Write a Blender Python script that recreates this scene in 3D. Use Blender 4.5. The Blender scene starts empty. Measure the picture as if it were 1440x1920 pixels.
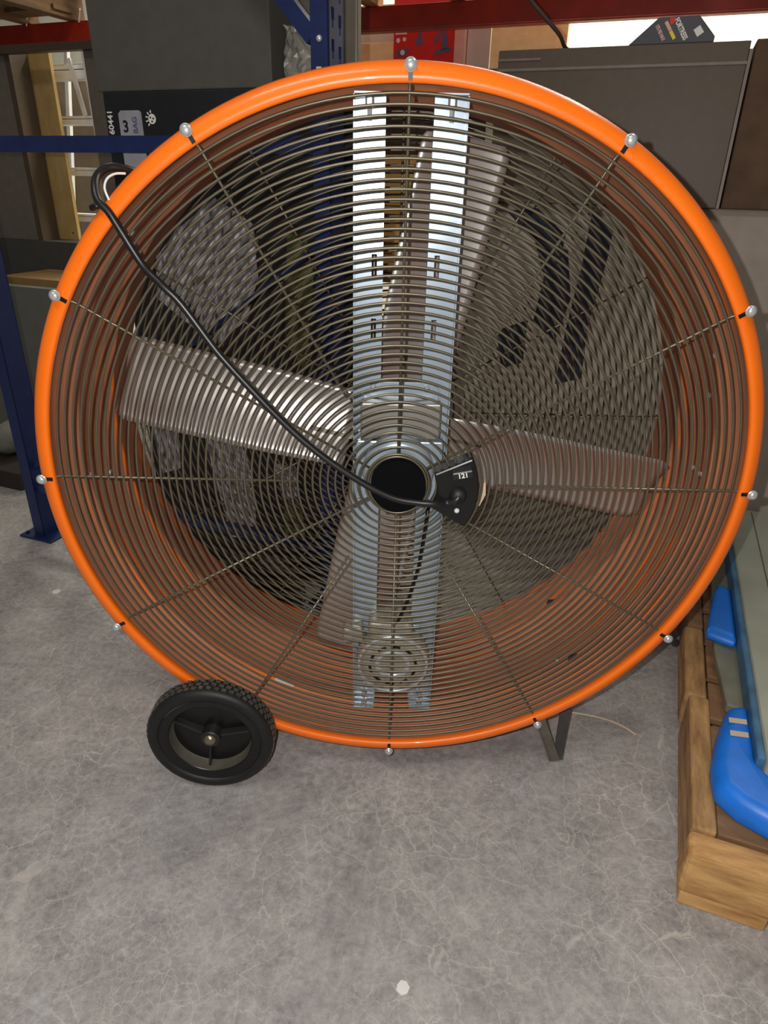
import bpy, math, random
from mathutils import Vector, Matrix
random.seed(7)
sc = bpy.context.scene
PI = math.pi

# ---------------------------------------------------------------- camera
FZ = 0.62                                   # height of the fan axis above the floor
cam_d = bpy.data.cameras.new('camera'); cam = bpy.data.objects.new('camera', cam_d)
sc.collection.objects.link(cam); sc.camera = cam
PITCH, YAW, ROLL = 0.4551, 0.002, 0.0229
cp_, sp_ = math.cos(PITCH), math.sin(PITCH); cy_, sy_ = math.cos(YAW), math.sin(YAW)
F = Vector((sy_*cp_, cy_*cp_, -sp_)); X = Vector((cy_, -sy_, 0)); U = X.cross(F)
cr_, sr_ = math.cos(ROLL), math.sin(ROLL)
X2 = X*cr_ + U*sr_; U2 = -X*sr_ + U*cr_
CAM = Vector((-0.022, -0.9825, 0.4303+FZ))
cam.matrix_world = Matrix(((X2.x, U2.x, -F.x, CAM.x), (X2.y, U2.y, -F.y, CAM.y), (X2.z, U2.z, -F.z, CAM.z), (0, 0, 0, 1)))
cam_d.sensor_fit = 'VERTICAL'; cam_d.sensor_height = 36.0
cam_d.lens = 36.0*1261.8/1920.0
cam_d.clip_start = 0.01

# ---------------------------------------------------------------- world and lights
w = bpy.data.worlds.new('world'); sc.world = w; w.use_nodes = True
w.node_tree.nodes['Background'].inputs[0].default_value = (1.0, 0.96, 0.90, 1)
w.node_tree.nodes['Background'].inputs[1].default_value = 0.12
sc.view_settings.view_transform = 'Standard'; sc.view_settings.look = 'None'
sc.view_settings.gamma = 1.0; sc.view_settings.use_curve_mapping = False
sc.view_settings.exposure = 0.0

TH = math.radians(-21); CT, ST = math.cos(TH), math.sin(TH)
def W(x, y, z): return Vector((x*CT - y*ST, x*ST + y*CT, z))     # rack grid -> world

def lamp(name, kind, loc, target, energy, size, color, size_y=None):
    d = bpy.data.lights.new(name, kind); o = bpy.data.objects.new(name, d); sc.collection.objects.link(o)
    d.energy = energy; d.color = color
    if kind == 'AREA':
        d.size = size
        if size_y: d.shape = 'RECTANGLE'; d.size_y = size_y
    else:
        d.shadow_soft_size = size
    o.location = loc; o.rotation_euler = (Vector(target)-Vector(loc)).to_track_quat('-Z', 'Y').to_euler()
    return o
# the phone's flash, just up and left of its lens
lamp('phone_flash', 'POINT', CAM + X2*-0.040 + U2*0.022, (0, 0, 0.5), 39, 0.004, (1.0, 0.97, 0.93))
# warehouse ceiling lights, then an added aisle fill
lamp('ceiling_light_back', 'AREA', W(0.1, 3.2, 3.3), W(0.1, 4.2, 1.2), 170, 1.6, (1.0, 0.95, 0.82), 0.4)
lamp('ceiling_light_side', 'AREA', W(-2.6, 2.9, 3.3), W(-2.4, 2.4, 1.0), 60, 1.0, (1.0, 0.93, 0.80), 0.4)
lamp('ceiling_light_bay', 'AREA', W(0.8, 2.2, 3.4), W(0.3, 1.6, 1.2), 22, 1.2, (1.0, 0.94, 0.82), 0.3)
lamp('aisle_fill_light', 'AREA', (-0.9, -1.4, 3.6), (-0.2, -0.1, 0), 26, 1.4, (1.0, 0.95, 0.88), 0.4)  # unseen fill above the camera, added to light the floor

# ---------------------------------------------------------------- materials
MATS = {}
def srgb(r, g, b):
    f = lambda c: (c/255/12.92) if c/255 <= 0.04045 else ((c/255+0.055)/1.055)**2.4
    return (f(r), f(g), f(b), 1)
def mat(name, col, rough=0.6, metal=0.0, var=0.12, scale=30, bump=0.0, stretch=None, spec=0.5, coat=0.0, detail=4):
    if name in MATS: return MATS[name]
    m = bpy.data.materials.new(name); m.use_nodes = True; nt = m.node_tree; N = nt.nodes; L = nt.links
    b = N['Principled BSDF']; b.inputs['Roughness'].default_value = rough; b.inputs['Metallic'].default_value = metal
    b.inputs['Specular IOR Level'].default_value = spec; b.inputs['Coat Weight'].default_value = coat
    tc = N.new('ShaderNodeTexCoord'); mp = N.new('ShaderNodeMapping'); L.new(tc.outputs['Object'], mp.inputs[0])
    if stretch: mp.inputs['Scale'].default_value = stretch
    nz = N.new('ShaderNodeTexNoise'); nz.inputs['Scale'].default_value = scale; nz.inputs['Detail'].default_value = detail
    L.new(mp.outputs[0], nz.inputs['Vector'])
    rp = N.new('ShaderNodeValToRGB'); c = srgb(*col)
    rp.color_ramp.elements[0].position = 0.3; rp.color_ramp.elements[1].position = 0.7
    rp.color_ramp.elements[0].color = tuple(max(0, x*(1-var)) for x in c[:3])+(1,)
    rp.color_ramp.elements[1].color = tuple(min(1, x*(1+var)) for x in c[:3])+(1,)
    L.new(nz.outputs['Fac'], rp.inputs[0]); L.new(rp.outputs[0], b.inputs['Base Color'])
    if bump:
        bp = N.new('ShaderNodeBump'); bp.inputs['Strength'].default_value = bump; bp.inputs['Distance'].default_value = 0.002
        L.new(nz.outputs['Fac'], bp.inputs['Height']); L.new(bp.outputs[0], b.inputs['Normal'])
    MATS[name] = m; return m

def concrete():
    m = bpy.data.materials.new('concrete'); m.use_nodes = True; nt = m.node_tree; N = nt.nodes; L = nt.links
    b = N['Principled BSDF']; b.inputs['Roughness'].default_value = 0.72; b.inputs['Specular IOR Level'].default_value = 0.35
    tc = N.new('ShaderNodeTexCoord')
    def noise(s, d=6, r=0.6, vec=None):
        n = N.new('ShaderNodeTexNoise'); n.inputs['Scale'].default_value = s; n.inputs['Detail'].default_value = d
        n.inputs['Roughness'].default_value = r; L.new(vec or tc.outputs['Object'], n.inputs['Vector']); return n
    def ramp(src, p0, c0, p1, c1):
        r = N.new('ShaderNodeValToRGB'); e = r.color_ramp.elements
        e[0].position = p0; e[0].color = c0; e[1].position = p1; e[1].color = c1; L.new(src, r.inputs[0]); return r
    def mix(a, c, fac, mode='MIX'):
        x = N.new('ShaderNodeMix'); x.data_type = 'RGBA'; x.blend_type = mode
        if isinstance(fac, float): x.inputs[0].default_value = fac
        else: L.new(fac, x.inputs[0])
        for i, v in ((6, a), (7, c)):
            if isinstance(v, tuple): x.inputs[i].default_value = v
            else: L.new(v, x.inputs[i])
        return x.outputs[2]
    big = noise(1.7, 5, 0.55); mid = noise(9, 8, 0.68); fine = noise(70, 8, 0.75)
    base = ramp(big.outputs['Fac'], 0.32, srgb(124, 124, 128), 0.68, srgb(168, 160, 151))
    c = mix(base.outputs[0], ramp(mid.outputs['Fac'], 0.3, srgb(86, 84, 88), 0.72, srgb(204, 200, 196)).outputs[0], 0.6)
    c = mix(c, ramp(fine.outputs['Fac'], 0.3, srgb(84, 82, 84), 0.72, srgb(206, 202, 198)).outputs[0], 0.40)
    # craze cracks, filled lighter
    wrp = N.new('ShaderNodeVectorMath'); wrp.operation = 'MULTIPLY_ADD'
    wn = noise(22, 4, 0.6); L.new(wn.outputs['Color'], wrp.inputs[0]); wrp.inputs[1].default_value = (0.035, 0.035, 0.0)
    L.new(tc.outputs['Object'], wrp.inputs[2])
    for sc_, th, amt, ms in ((16, 0.018, 0.50, 3.0), (34, 0.028, 0.48, 4.0), (62, 0.035, 0.30, 7.0)):
        v = N.new('ShaderNodeTexVoronoi'); v.feature = 'DISTANCE_TO_EDGE'; v.inputs['Scale'].default_value = sc_
        L.new(wrp.outputs[0], v.inputs['Vector'])
        line = ramp(v.outputs['Distance'], 0.0, (1, 1, 1, 1), th, (0, 0, 0, 1))
        mask = ramp(noise(ms, 4, 0.6).outputs['Fac'], 0.40, (0, 0, 0, 1), 0.62, (1, 1, 1, 1))
        mu = N.new('ShaderNodeMath'); mu.operation = 'MULTIPLY'; L.new(line.outputs[0], mu.inputs[0]); L.new(mask.outputs[0], mu.inputs[1])
        m2 = N.new('ShaderNodeMath'); m2.operation = 'MULTIPLY'; L.new(mu.outputs[0], m2.inputs[0]); m2.inputs[1].default_value = amt
        c = mix(c, srgb(222, 214, 204), m2.outputs[0])
    # pale scuffs
    sp = noise(5.5, 10, 0.8)
    spr = ramp(sp.outputs['Fac'], 0.55, (0, 0, 0, 1), 0.72, (1, 1, 1, 1))
    m3 = N.new('ShaderNodeMath'); m3.operation = 'MULTIPLY'; L.new(spr.outputs[0], m3.inputs[0]); m3.inputs[1].default_value = 0.55
    c = mix(c, srgb(196, 198, 200), m3.outputs[0])
    L.new(c, b.inputs['Base Color'])
    bp = N.new('ShaderNodeBump'); bp.inputs['Strength'].default_value = 0.25; bp.inputs['Distance'].default_value = 0.002
    L.new(fine.outputs['Fac'], bp.inputs['Height']); L.new(bp.outputs[0], b.inputs['Normal'])
    return m

def wood(name, c1, c2, sx=(3, 40, 40), rough=0.75):
    if name in MATS: return MATS[name]
    m = bpy.data.materials.new(name); m.use_nodes = True; nt = m.node_tree; N = nt.nodes; L = nt.links
    b = N['Principled BSDF']; b.inputs['Roughness'].default_value = rough
    tc = N.new('ShaderNodeTexCoord'); mp = N.new('ShaderNodeMapping'); mp.inputs['Scale'].default_value = sx
    L.new(tc.outputs['Object'], mp.inputs[0])
    nz = N.new('ShaderNodeTexNoise'); nz.inputs['Scale'].default_value = 1.0; nz.inputs['Detail'].default_value = 8
    nz.inputs['Roughness'].default_value = 0.65; L.new(mp.outputs[0], nz.inputs['Vector'])
    rp = N.new('ShaderNodeValToRGB'); rp.color_ramp.elements[0].position = 0.3; rp.color_ramp.elements[1].position = 0.7
    rp.color_ramp.elements[0].color = srgb(*c1); rp.color_ramp.elements[1].color = srgb(*c2)
    L.new(nz.outputs['Fac'], rp.inputs[0]); L.new(rp.outputs[0], b.inputs['Base Color'])
    bp = N.new('ShaderNodeBump'); bp.inputs['Strength'].default_value = 0.4; bp.inputs['Distance'].default_value = 0.002
    L.new(nz.outputs['Fac'], bp.inputs['Height']); L.new(bp.outputs[0], b.inputs['Normal'])
    MATS[name] = m; return m

M_orange = mat('orange_enamel', (255, 116, 8), 0.38, 0, 0.05, 12, coat=0.25)
M_wire = mat('grille_wire', (104, 97, 80), 0.34, 0.45, 0.10, 40)
M_galv = mat('galvanised_steel', (168, 182, 194), 0.30, 0.38, 0.06, 25)
M_blade = mat('blade_steel', (190, 184, 180), 0.36, 0.6, 0.10, 8, stretch=(1, 1, 1))
M_blackp = mat('black_plastic', (16, 16, 17), 0.35, 0, 0.15, 40)
M_rubber = mat('black_rubber', (24, 24, 23), 0.55, 0, 0.2, 60)
M_tread = mat('tyre_tread_rubber', (74, 72, 66), 0.38, 0, 0.6, 160, spec=0.8)
M_rim = mat('wheel_rim_plastic', (34, 33, 31), 0.45, 0, 0.2, 40)
M_rimin = mat('wheel_rim_inner_plastic', (80, 76, 66), 0.6, 0, 0.15, 40)
M_bolt = mat('zinc_bolt', (206, 210, 212), 0.3, 0.55, 0.05, 50)
M_motor = mat('motor_aluminium', (168, 160, 146), 0.38, 0.45, 0.2, 60)
M_dark = mat('dark_gap', (14, 13, 12), 0.8)
M_white = mat('white_print', (225, 225, 220), 0.6, 0, 0.04)
M_navy = mat('navy_paint', (22, 38, 84), 0.42, 0, 0.18, 30)
M_navyl = mat('navy_paint_face', (30, 48, 100), 0.36, 0, 0.12, 30)
M_red = mat('red_beam_paint', (152, 34, 14), 0.42, 0, 0.2, 14)
M_blackbox = mat('black_carton_board', (22, 22, 26), 0.55, 0, 0.2, 30)
M_greybox = mat('grey_carton_board', (76, 74, 68), 0.75, 0, 0.08, 30)
M_greybr = mat('grey_brown_board', (112, 104, 94), 0.8, 0, 0.08, 25)
M_greycart = mat('weathered_grey_carton', (158, 148, 136), 0.85, 0, 0.10, 14, detail=8)
M_brown = mat('dark_brown_panel', (80, 66, 50), 0.5, 0, 0.08, 40)
M_brown2 = mat('dark_brown_fibre', (84, 62, 44), 0.8, 0, 0.28, 14, detail=8)
M_trim = mat('dull_trim', (118, 106, 98), 0.5, 0.2, 0.1, 40)
M_osb = wood('strand_board', (244, 212, 146), (255, 240, 190), (18, 18, 30))
M_ply = wood('plywood', (176, 142, 84), (204, 172, 112), (12, 12, 8))
M_pallet = wood('pallet_wood', (122, 88, 54), (204, 162, 106), (40, 8, 40))
M_palletf = wood('pallet_wood_cross', (150, 102, 56), (226, 180, 116), (9, 46, 40))
M_palletd = wood('pallet_wood_worn', (104, 76, 52), (146, 112, 78), (6, 30, 30))
M_rackwood = wood('rack_deck_wood', (132, 96, 54), (196, 156, 100), (30, 3, 30))
M_alu = mat('ladder_aluminium', (244, 246, 246), 0.4, 0.1, 0.04, 30)
M_wall = mat('cream_wall_paint', (226, 224, 208), 0.8, 0, 0.03, 5)
M_yellow = mat('yellow_carton', (214, 166, 92), 0.7, 0, 0.06, 20)
M_kraft = mat('kraft_carton', (150, 118, 72), 0.8, 0, 0.08, 20)
M_redbox = mat('red_carton_print', (214, 34, 26), 0.5, 0, 0.05, 20)
M_toolprint = mat('grey_blue_print', (96, 92, 126), 0.6, 0, 0.1, 20)
M_pink = mat('faded_pink_print', (222, 176, 162), 0.6, 0, 0.08, 20)
M_palebox = mat('pale_carton', (208, 202, 192), 0.7, 0, 0.04, 20)
M_char = mat('charcoal_print', (70, 70, 78), 0.55, 0, 0.06, 20)
M_slab = mat('grey_green_plastic', (168, 174, 158), 0.6, 0, 0.14, 9, bump=0.2, detail=8)
M_sheet = mat('dull_plastic_sheet', (122, 124, 108), 0.5, 0, 0.2, 12, detail=8)
M_blue = mat('blue_plastic', (20, 118, 226), 0.42, 0, 0.10, 25, bump=0.35)
M_bluef = mat('blue_edge_film', (70, 116, 150), 0.5, 0, 0.3, 20, detail=8)
M_tan = mat('tan_tape', (206, 186, 160), 0.6, 0, 0.05)
M_scuff = mat('scuffed_foil', (176, 174, 164), 0.4, 0.4, 0.3, 14, bump=0.8, detail=8)
M_greysteel = mat('grey_cabinet_steel', (116, 110, 98), 0.4, 0.3, 0.2, 5)
M_navydark = mat('navy_ink', (22, 26, 46), 0.8, 0, 0.2, 20)
M_prgrey = mat('pale_grey_print', (156, 154, 160), 0.5, 0, 0.96, 34, detail=9, stretch=(2.2, 1, 0.7))
M_olive = mat('olive_print', (74, 78, 36), 0.6, 0, 0.95, 34, detail=9)
M_rackshade = wood('rack_deck_wood_shaded', (74, 50, 28), (122, 90, 52), (30, 3, 30))  # darker copy of the deck wood, shade of the unlit left pallet in its colour
M_rootblk = mat('dark_crate_plastic', (44, 34, 30), 0.7, 0, 0.2, 30)

# ---------------------------------------------------------------- geometry helpers
class MB:
    def __init__(s): s.v = []; s.f = []
    def add(s, vs, fs):
        o = len(s.v); s.v += [tuple(p) for p in vs]; s.f += [tuple(i+o for i in f) for f in fs]; return s
    def box(s, x0, x1, y0, y1, z0, z1):
        vs = [(x, y, z) for x in (x0, x1) for y in (y0, y1) for z in (z0, z1)]
        return s.add(vs, [(0, 1, 3, 2), (4, 6, 7, 5), (0, 4, 5, 1), (2, 3, 7, 6), (0, 2, 6, 4), (1, 5, 7, 3)])
    def bar(s, a, b, wv, hv):
        a, b, wv, hv = Vector(a), Vector(b), Vector(wv), Vector(hv)
        vs = [p + wv*i*0.5 + hv*j*0.5 for p in (a, b) for i, j in ((-1, -1), (1, -1), (1, 1), (-1, 1))]
        return s.add(vs, [(3, 2, 1, 0), (4, 5, 6, 7), (0, 1, 5, 4), (1, 2, 6, 5), (2, 3, 7, 6), (3, 0, 4, 7)])
    def tube(s, pts, r, n=8, closed=False):
        pts = [Vector(p) for p in pts]; k = len(pts); rings = []; nrm = None
        for i, p in enumerate(pts):
            if closed: t = (pts[(i+1) % k]-pts[i-1])
            else: t = pts[min(i+1, k-1)]-pts[max(i-1, 0)]
            t.normalize()
            if nrm is None:
                nrm = t.cross(Vector((0, 1, 0)))
                if nrm.length < 0.2: nrm = t.cross(Vector((1, 0, 0)))
            nrm = (nrm - t*nrm.dot(t)).normalized(); bn = t.cross(nrm)
            rings.append([p + (nrm*math.cos(2*PI*j/n)+bn*math.sin(2*PI*j/n))*r for j in range(n)])
        vs = [q for rg in rings for q in rg]; fs = []
        for i in range(k if closed else k-1):
            a, b = i*n, ((i+1) % k)*n
            for j in range(n): fs.append((a+j, a+(j+1) % n, b+(j+1) % n, b+j))
        if not closed: fs.append(tuple(range(n))[::-1]); fs.append(tuple((k-1)*n+j for j in range(n)))
        return s.add(vs, fs)
    def torus_y(s, R, r, c, n=128, m=6):
        vs = []; fs = []
        for i in range(n):
            a = 2*PI*i/n
            for j in range(m):
                b = 2*PI*j/m; rr = R + r*math.cos(b)
                vs.append((c[0]+rr*math.cos(a), c[1]+r*math.sin(b), c[2]+rr*math.sin(a)))
        for i in range(n):
            for j in range(m):
                fs.append((i*m+j, i*m+(j+1) % m, ((i+1) % n)*m+(j+1) % m, ((i+1) % n)*m+j))
        return s.add(vs, fs)
    def lathe_y(s, prof, c, n=64, close=False):
        # prof: (radius, y); revolved about the y axis through c
        m = len(prof); vs = []; fs = []
        for i in range(n):
            a = 2*PI*i/n
            for r, y in prof: vs.append((c[0]+r*math.cos(a), c[1]+y, c[2]+r*math.sin(a)))
        for i in range(n):
            for j in range(m if close else m-1):
                j2 = (j+1) % m
                fs.append((i*m+j, i*m+j2, ((i+1) % n)*m+j2, ((i+1) % n)*m+j))
        return s.add(vs, fs)
    def prism(s, poly, y0, y1):                 # polygon in xz, thickness along y
        n = len(poly)
        if sum(poly[i][0]*poly[(i+1) % n][1]-poly[(i+1) % n][0]*poly[i][1] for i in range(n)) < 0: poly = poly[::-1]
        vs = [(x, y0, z) for x, z in poly]+[(x, y1, z) for x, z in poly]
        return s.add(vs, [tuple(range(n)), tuple(range(2*n-1, n-1, -1))]+[(i+n, (i+1) % n+n, (i+1) % n, i) for i in range(n)])
    def prism_z(s, poly, z0, z1):
        n = len(poly)
        if sum(poly[i][0]*poly[(i+1) % n][1]-poly[(i+1) % n][0]*poly[i][1] for i in range(n)) < 0: poly = poly[::-1]
        vs = [(x, y, z0) for x, y in poly]+[(x, y, z1) for x, y in poly]
        return s.add(vs, [tuple(range(n))[::-1], tuple(range(n, 2*n))]+[(i, (i+1) % n, (i+1) % n+n, i+n) for i in range(n)])
    def build(s, name, m, parent=None, bevel=0, smooth=False, off=(0, 0, 0), subsurf=0, seg=2):
        me = bpy.data.meshes.new(name); me.from_pydata([(x-off[0], y-off[1], z-off[2]) for x, y, z in s.v], [], s.f); me.update()
        import bmesh
        bm = bmesh.new(); bm.from_mesh(me); bmesh.ops.recalc_face_normals(bm, faces=bm.faces); bm.to_mesh(me); bm.free()
        me.materials.append(m)
        o = bpy.data.objects.new(name, me); sc.collection.objects.link(o)
        if parent: o.parent = parent
        if bevel:
            b = o.modifiers.new('bevel', 'BEVEL'); b.width = bevel; b.segments = seg; b.limit_method = 'ANGLE'
        if subsurf:
            q = o.modifiers.new('sub', 'SUBSURF'); q.levels = subsurf; q.render_levels = subsurf
        if smooth:
            for p in me.polygons: p.use_smooth = True
        return o
def tag(o, label=None, cat=None, group=None, kind=None):
    if label: o['label'] = label
    if cat: o['category'] = cat
    if group: o['group'] = group
    if kind: o['kind'] = kind
    return o
def empty(name, loc, rz=0.0):
    o = bpy.data.objects.new(name, None); sc.collection.objects.link(o); o.location = loc; o.rotation_euler = (0, 0, rz)
    o.empty_display_size = 0.05; return o
def gplace(o, org):                             # stand a thing built in rack-grid coordinates
    o.location = W(*org); o.rotation_euler = (0, 0, TH); return o
def text(parent, s, x, y, z, size, m, ang=0, name='printed_text', depth=0.0004, bold=0.0, off=(0, 0, 0), aspect=1.0):
    cu = bpy.data.curves.new(name, 'FONT'); cu.body = s; cu.size = size; cu.extrude = depth; cu.offset = bold
    cu.align_x = 'CENTER'; cu.align_y = 'CENTER'
    t = bpy.data.objects.new(name, cu); sc.collection.objects.link(t)
    dg = bpy.context.evaluated_depsgraph_get(); me = bpy.data.meshes.new_from_object(t.evaluated_get(dg))
    bpy.data.objects.remove(t)
    Mx = Matrix.Translation((x-off[0], y-off[1], z-off[2])) @ Matrix.Rotation(-ang, 4, 'Y') @ Matrix.Rotation(PI/2, 4, 'X') @ Matrix.Diagonal((aspect, 1, 1, 1))
    me.transform(Mx); me.materials.clear(); me.materials.append(m)
    o = bpy.data.objects.new(name, me); sc.collection.objects.link(o); o.parent = parent; return o

# ---------------------------------------------------------------- the setting
f = MB().box(-7, 7, -4, 8, -0.1, 0).build('floor', concrete()); f['kind'] = 'structure'
wl = gplace(MB().box(-6, 6, 0, 0.12, 0, 4.2).build('wall_back', M_wall), (0, 4.3, 0)); wl['kind'] = 'structure'

# ================================================================ THE FAN
fan = empty('drum_fan', (0, 0, 0))
tag(fan, 'large orange drum fan on wheels standing on the concrete floor', 'fan')
C = (0, 0, FZ)
# shell with rolled front lip
prof = [(0.552, 0.385), (0.549, 0.375), (0.549, 0.285), (0.5455, 0.278), (0.5455, 0.268), (0.549, 0.262), (0.549, 0.125), (0.5455, 0.118),
        (0.5455, 0.108), (0.549, 0.102), (0.549, 0.016), (0.5445, 0.006), (0.5415, -0.002), (0.5408, -0.0075), (0.5435, -0.0112), (0.550, -0.0115),
        (0.5585, -0.008), (0.5645, -0.002), (0.5668, 0.004), (0.564, 0.011), (0.558, 0.014), (0.5535, 0.02), (0.5535, 0.102), (0.551, 0.108), (0.551, 0.118),
        (0.5535, 0.125), (0.5535, 0.262), (0.551, 0.268), (0.551, 0.278), (0.5535, 0.285), (0.5535, 0.372), (0.560, 0.378), (0.561, 0.386), (0.556, 0.390)]
def shaded_inner():  # browner shell enamel: interior shade and flash-lit streaks put into the colour
    m = bpy.data.materials.new('shaded_inner_enamel'); m.use_nodes = True; nt = m.node_tree; N = nt.nodes; L = nt.links
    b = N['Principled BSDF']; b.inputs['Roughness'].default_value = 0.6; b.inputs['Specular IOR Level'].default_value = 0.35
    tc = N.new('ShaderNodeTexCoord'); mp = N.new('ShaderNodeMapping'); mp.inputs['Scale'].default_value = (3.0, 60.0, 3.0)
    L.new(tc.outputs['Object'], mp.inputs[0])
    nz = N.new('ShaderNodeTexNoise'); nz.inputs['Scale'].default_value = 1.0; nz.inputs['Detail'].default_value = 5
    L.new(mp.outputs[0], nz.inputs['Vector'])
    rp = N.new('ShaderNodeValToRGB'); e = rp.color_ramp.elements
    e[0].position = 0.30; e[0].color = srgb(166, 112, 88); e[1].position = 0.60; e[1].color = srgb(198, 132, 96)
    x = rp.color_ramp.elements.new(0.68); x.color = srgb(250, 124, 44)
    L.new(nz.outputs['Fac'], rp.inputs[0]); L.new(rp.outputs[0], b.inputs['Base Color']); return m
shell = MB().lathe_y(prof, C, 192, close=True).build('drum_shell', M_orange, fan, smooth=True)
shell.data.materials.append(shaded_inner())
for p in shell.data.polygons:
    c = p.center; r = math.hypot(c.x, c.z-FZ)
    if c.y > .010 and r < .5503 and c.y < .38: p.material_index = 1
# rivets and sticker inside the drum
for a, y in ((140, .10), (140, .14), (185, .12), (188, .20), (-3, .14), (-3, .17), (12, .15), (-52, .11), (20, .12)):
    a = math.radians(a); r = 0.5475
    b = MB().lathe_y([(0, -.003), (.004, -.0025), (.0055, 0), (.0055, .001)], (0, 0, 0), 12)
    b.v = [(math.cos(a)*(r+q[1]*1.0) - math.sin(a)*q[0], y+q[2], FZ+math.sin(a)*(r+q[1]) + math.cos(a)*q[0]) for q in b.v]
    b.build('rivet', M_bolt, fan, smooth=True)
a0 = math.radians(-113.5)
st = MB()
for k in range(6):
    pass
vs = []
for k in range(7):
    a = a0 + math.radians(-2.2+4.4*k/6)
    for y, rr in ((.105, .5445), (.113, .5445), (.113, .5455), (.105, .5455)): vs.append((rr*math.cos(a), y, FZ+rr*math.sin(a)))
fs = [(k*4+j, k*4+(j+1) % 4, k*4+4+(j+1) % 4, k*4+4+j) for k in range(6) for j in range(4)]
st.add(vs, fs + [(0, 1, 2, 3), (24, 25, 26, 27)])
tag(st.build('rating_sticker', M_white, fan), 'small white sticker inside the orange drum')

WR = 0.0019
def grille(name, y, sgn, rot=0.0, rmax=42):
    g = MB()
    for k in range(rmax):
        r = 0.0507 + 0.01202*k
        yy = y
        if k >= rmax-1: yy = y - sgn*0.001
        g.torus_y(r, WR, (0, yy, FZ), 160 if r > .2 else 96, 6)
    g.torus_y(0.0465, WR, (0, y, FZ), 64, 6)
    o = g.build(name, M_wire, fan, smooth=True)
    for k in range(12):
        a = math.radians(30*k+rot); full = (k % 2 == 1)
        r0 = 0.047 if full else 0.157
        yo = y - sgn*(-0.0034)
        pts = []
        for r, dy in ((r0, 0), (0.535, 0), (0.545, -sgn*0.004), (0.552, -sgn*0.0085), (0.565, -sgn*0.0095)):
            pts.append((r*math.cos(a), yo+dy*1.0, FZ+r*math.sin(a)))
        MB().tube(pts, 0.0021, 8).build('grille_spoke', M_wire, o, smooth=True)
    return o
gf = grille('front_grille', -0.001, 1)
gr = grille('rear_grille', 0.384, -1, rot=0)
for k in range(12):
    a = math.radians(30*k); r = 0.5595
    b = MB().lathe_y([(0, -.0055), (.003, -.0053), (.0055, -.004), (.0068, -.0015), (.0072, 0), (.0080, 0), (.0080, .0015), (0, .0015)],
                     (r*math.cos(a), -0.0150, FZ+r*math.sin(a)), 20)
    o = b.build('grille_bolt', M_bolt, fan, smooth=True)
    wv = Vector((math.cos(a), 0, math.sin(a)))
    MB().bar(Vector((0, -0.0125, FZ))+wv*0.543, Vector((0, -0.0125, FZ))+wv*0.553, Vector((-math.sin(a), 0, math.cos(a)))*0.0055, Vector((0, 0.002, 0))).build('clip', M_blackp, o)

# two vertical support posts (folded steel channels)
def post(x0, x1, outer):
    m = MB(); y = 0.112; t = 0.002
    top = FZ + 0.541; bot = FZ - 0.541
    slots = [(FZ+0.300, FZ+0.332), (FZ+0.203, FZ+0.236)]
    xs = (x0+x1)/2 + (0.009 if outer < 0 else -0.009)
    zc = bot
    for a, b in sorted(slots) + [(top, top)]:
        m.box(x0, x1, y, y+t, zc, a)
        if a < top:
            m.box(x0, xs-.004, y, y+t, a, b); m.box(xs+.004, x1, y, y+t, a, b)
        zc = b
    xo = x0 if outer < 0 else x1
    m.box(min(xo, xo+outer*t), max(xo, xo+outer*t), y-0.016, y+t, bot, top-.002)      # flange turned forward
    xi = x1 if outer < 0 else x0
    m.box(min(xi, xi-outer*t), max(xi, xi-outer*t), y, y+0.022, bot, top)             # flange turned back
    m.box(x0, x1, y-0.028, y+t, top-.002, top)                                    # top and bottom feet
    m.box(x0, x1, y-0.028, y+t, bot, bot+.002)
    o = m.build('support_post', M_galv, fan)
    for a, b in slots:
        MB().bar((xs, y-.0008, a+.002), (xs, y-.0008, b-.002), (.0022, 0, 0), (0, .0016, 0)).build('slot_edge', M_trim, o)
    for z in (top-.004, bot+.004):
        sg = -1 if z > FZ else 1
        b = MB(); xb = (x0+x1)/2
        b.tube([(xb, y-.014, z), (xb, y-.014, z+sg*.010)], .006, 6)
        b.tube([(xb, y-.014, z+sg*.010), (xb, y-.014, z+sg*.030)], .003, 8)
        b.build('post_bolt', M_bolt, o)
    return o
post(-0.073, -0.032, -1); post(0.040, 0.083, 1)
# bearing plate across the posts, with cut corners and a raised box section
pl = MB()
pl.prism([(-.058, FZ+.060), (.066, FZ+.060), (.066, FZ+.126), (.050, FZ+.136), (-.030, FZ+.136), (-.058, FZ+.120)], .106, .110)
plo = pl.build('bearing_plate', M_galv, fan, bevel=.0008)
MB().box(-.062, .070, .078, .105, FZ+.046, FZ+.108).build('bearing_housing', mat('bracket_steel', (150, 146, 140), .42, .6, .08, 20), plo, bevel=.003)
MB().box(-.069, .076, .074, .106, FZ-.062, FZ+.044).build('bearing_saddle', M_galv, plo, bevel=.002)
MB().lathe_y([(.034, -.012), (.040, -.014), (.052, -.013), (.058, -.008), (.060, 0), (.060, .014)], (0.002, .062, FZ-.004), 48).build('bearing_collar', M_galv, plo, smooth=True)
for x in (-.042, .046):
    MB().lathe_y([(0, -.006), (.005, -.005), (.0055, 0)], (x, .105, FZ+.126), 12).build('plate_bolt', M_bolt, plo, smooth=True)
# black hub cap in the middle of the front grille
MB().lathe_y([(0, -.004), (.043, -.004), (.0445, -.002), (.0445, .012), (0, .012)], (0.002, 0, FZ-.005), 48).build('hub_cap', mat('matte_black_cap', (8, 8, 9), .9, spec=.1), fan, smooth=False)

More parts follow.
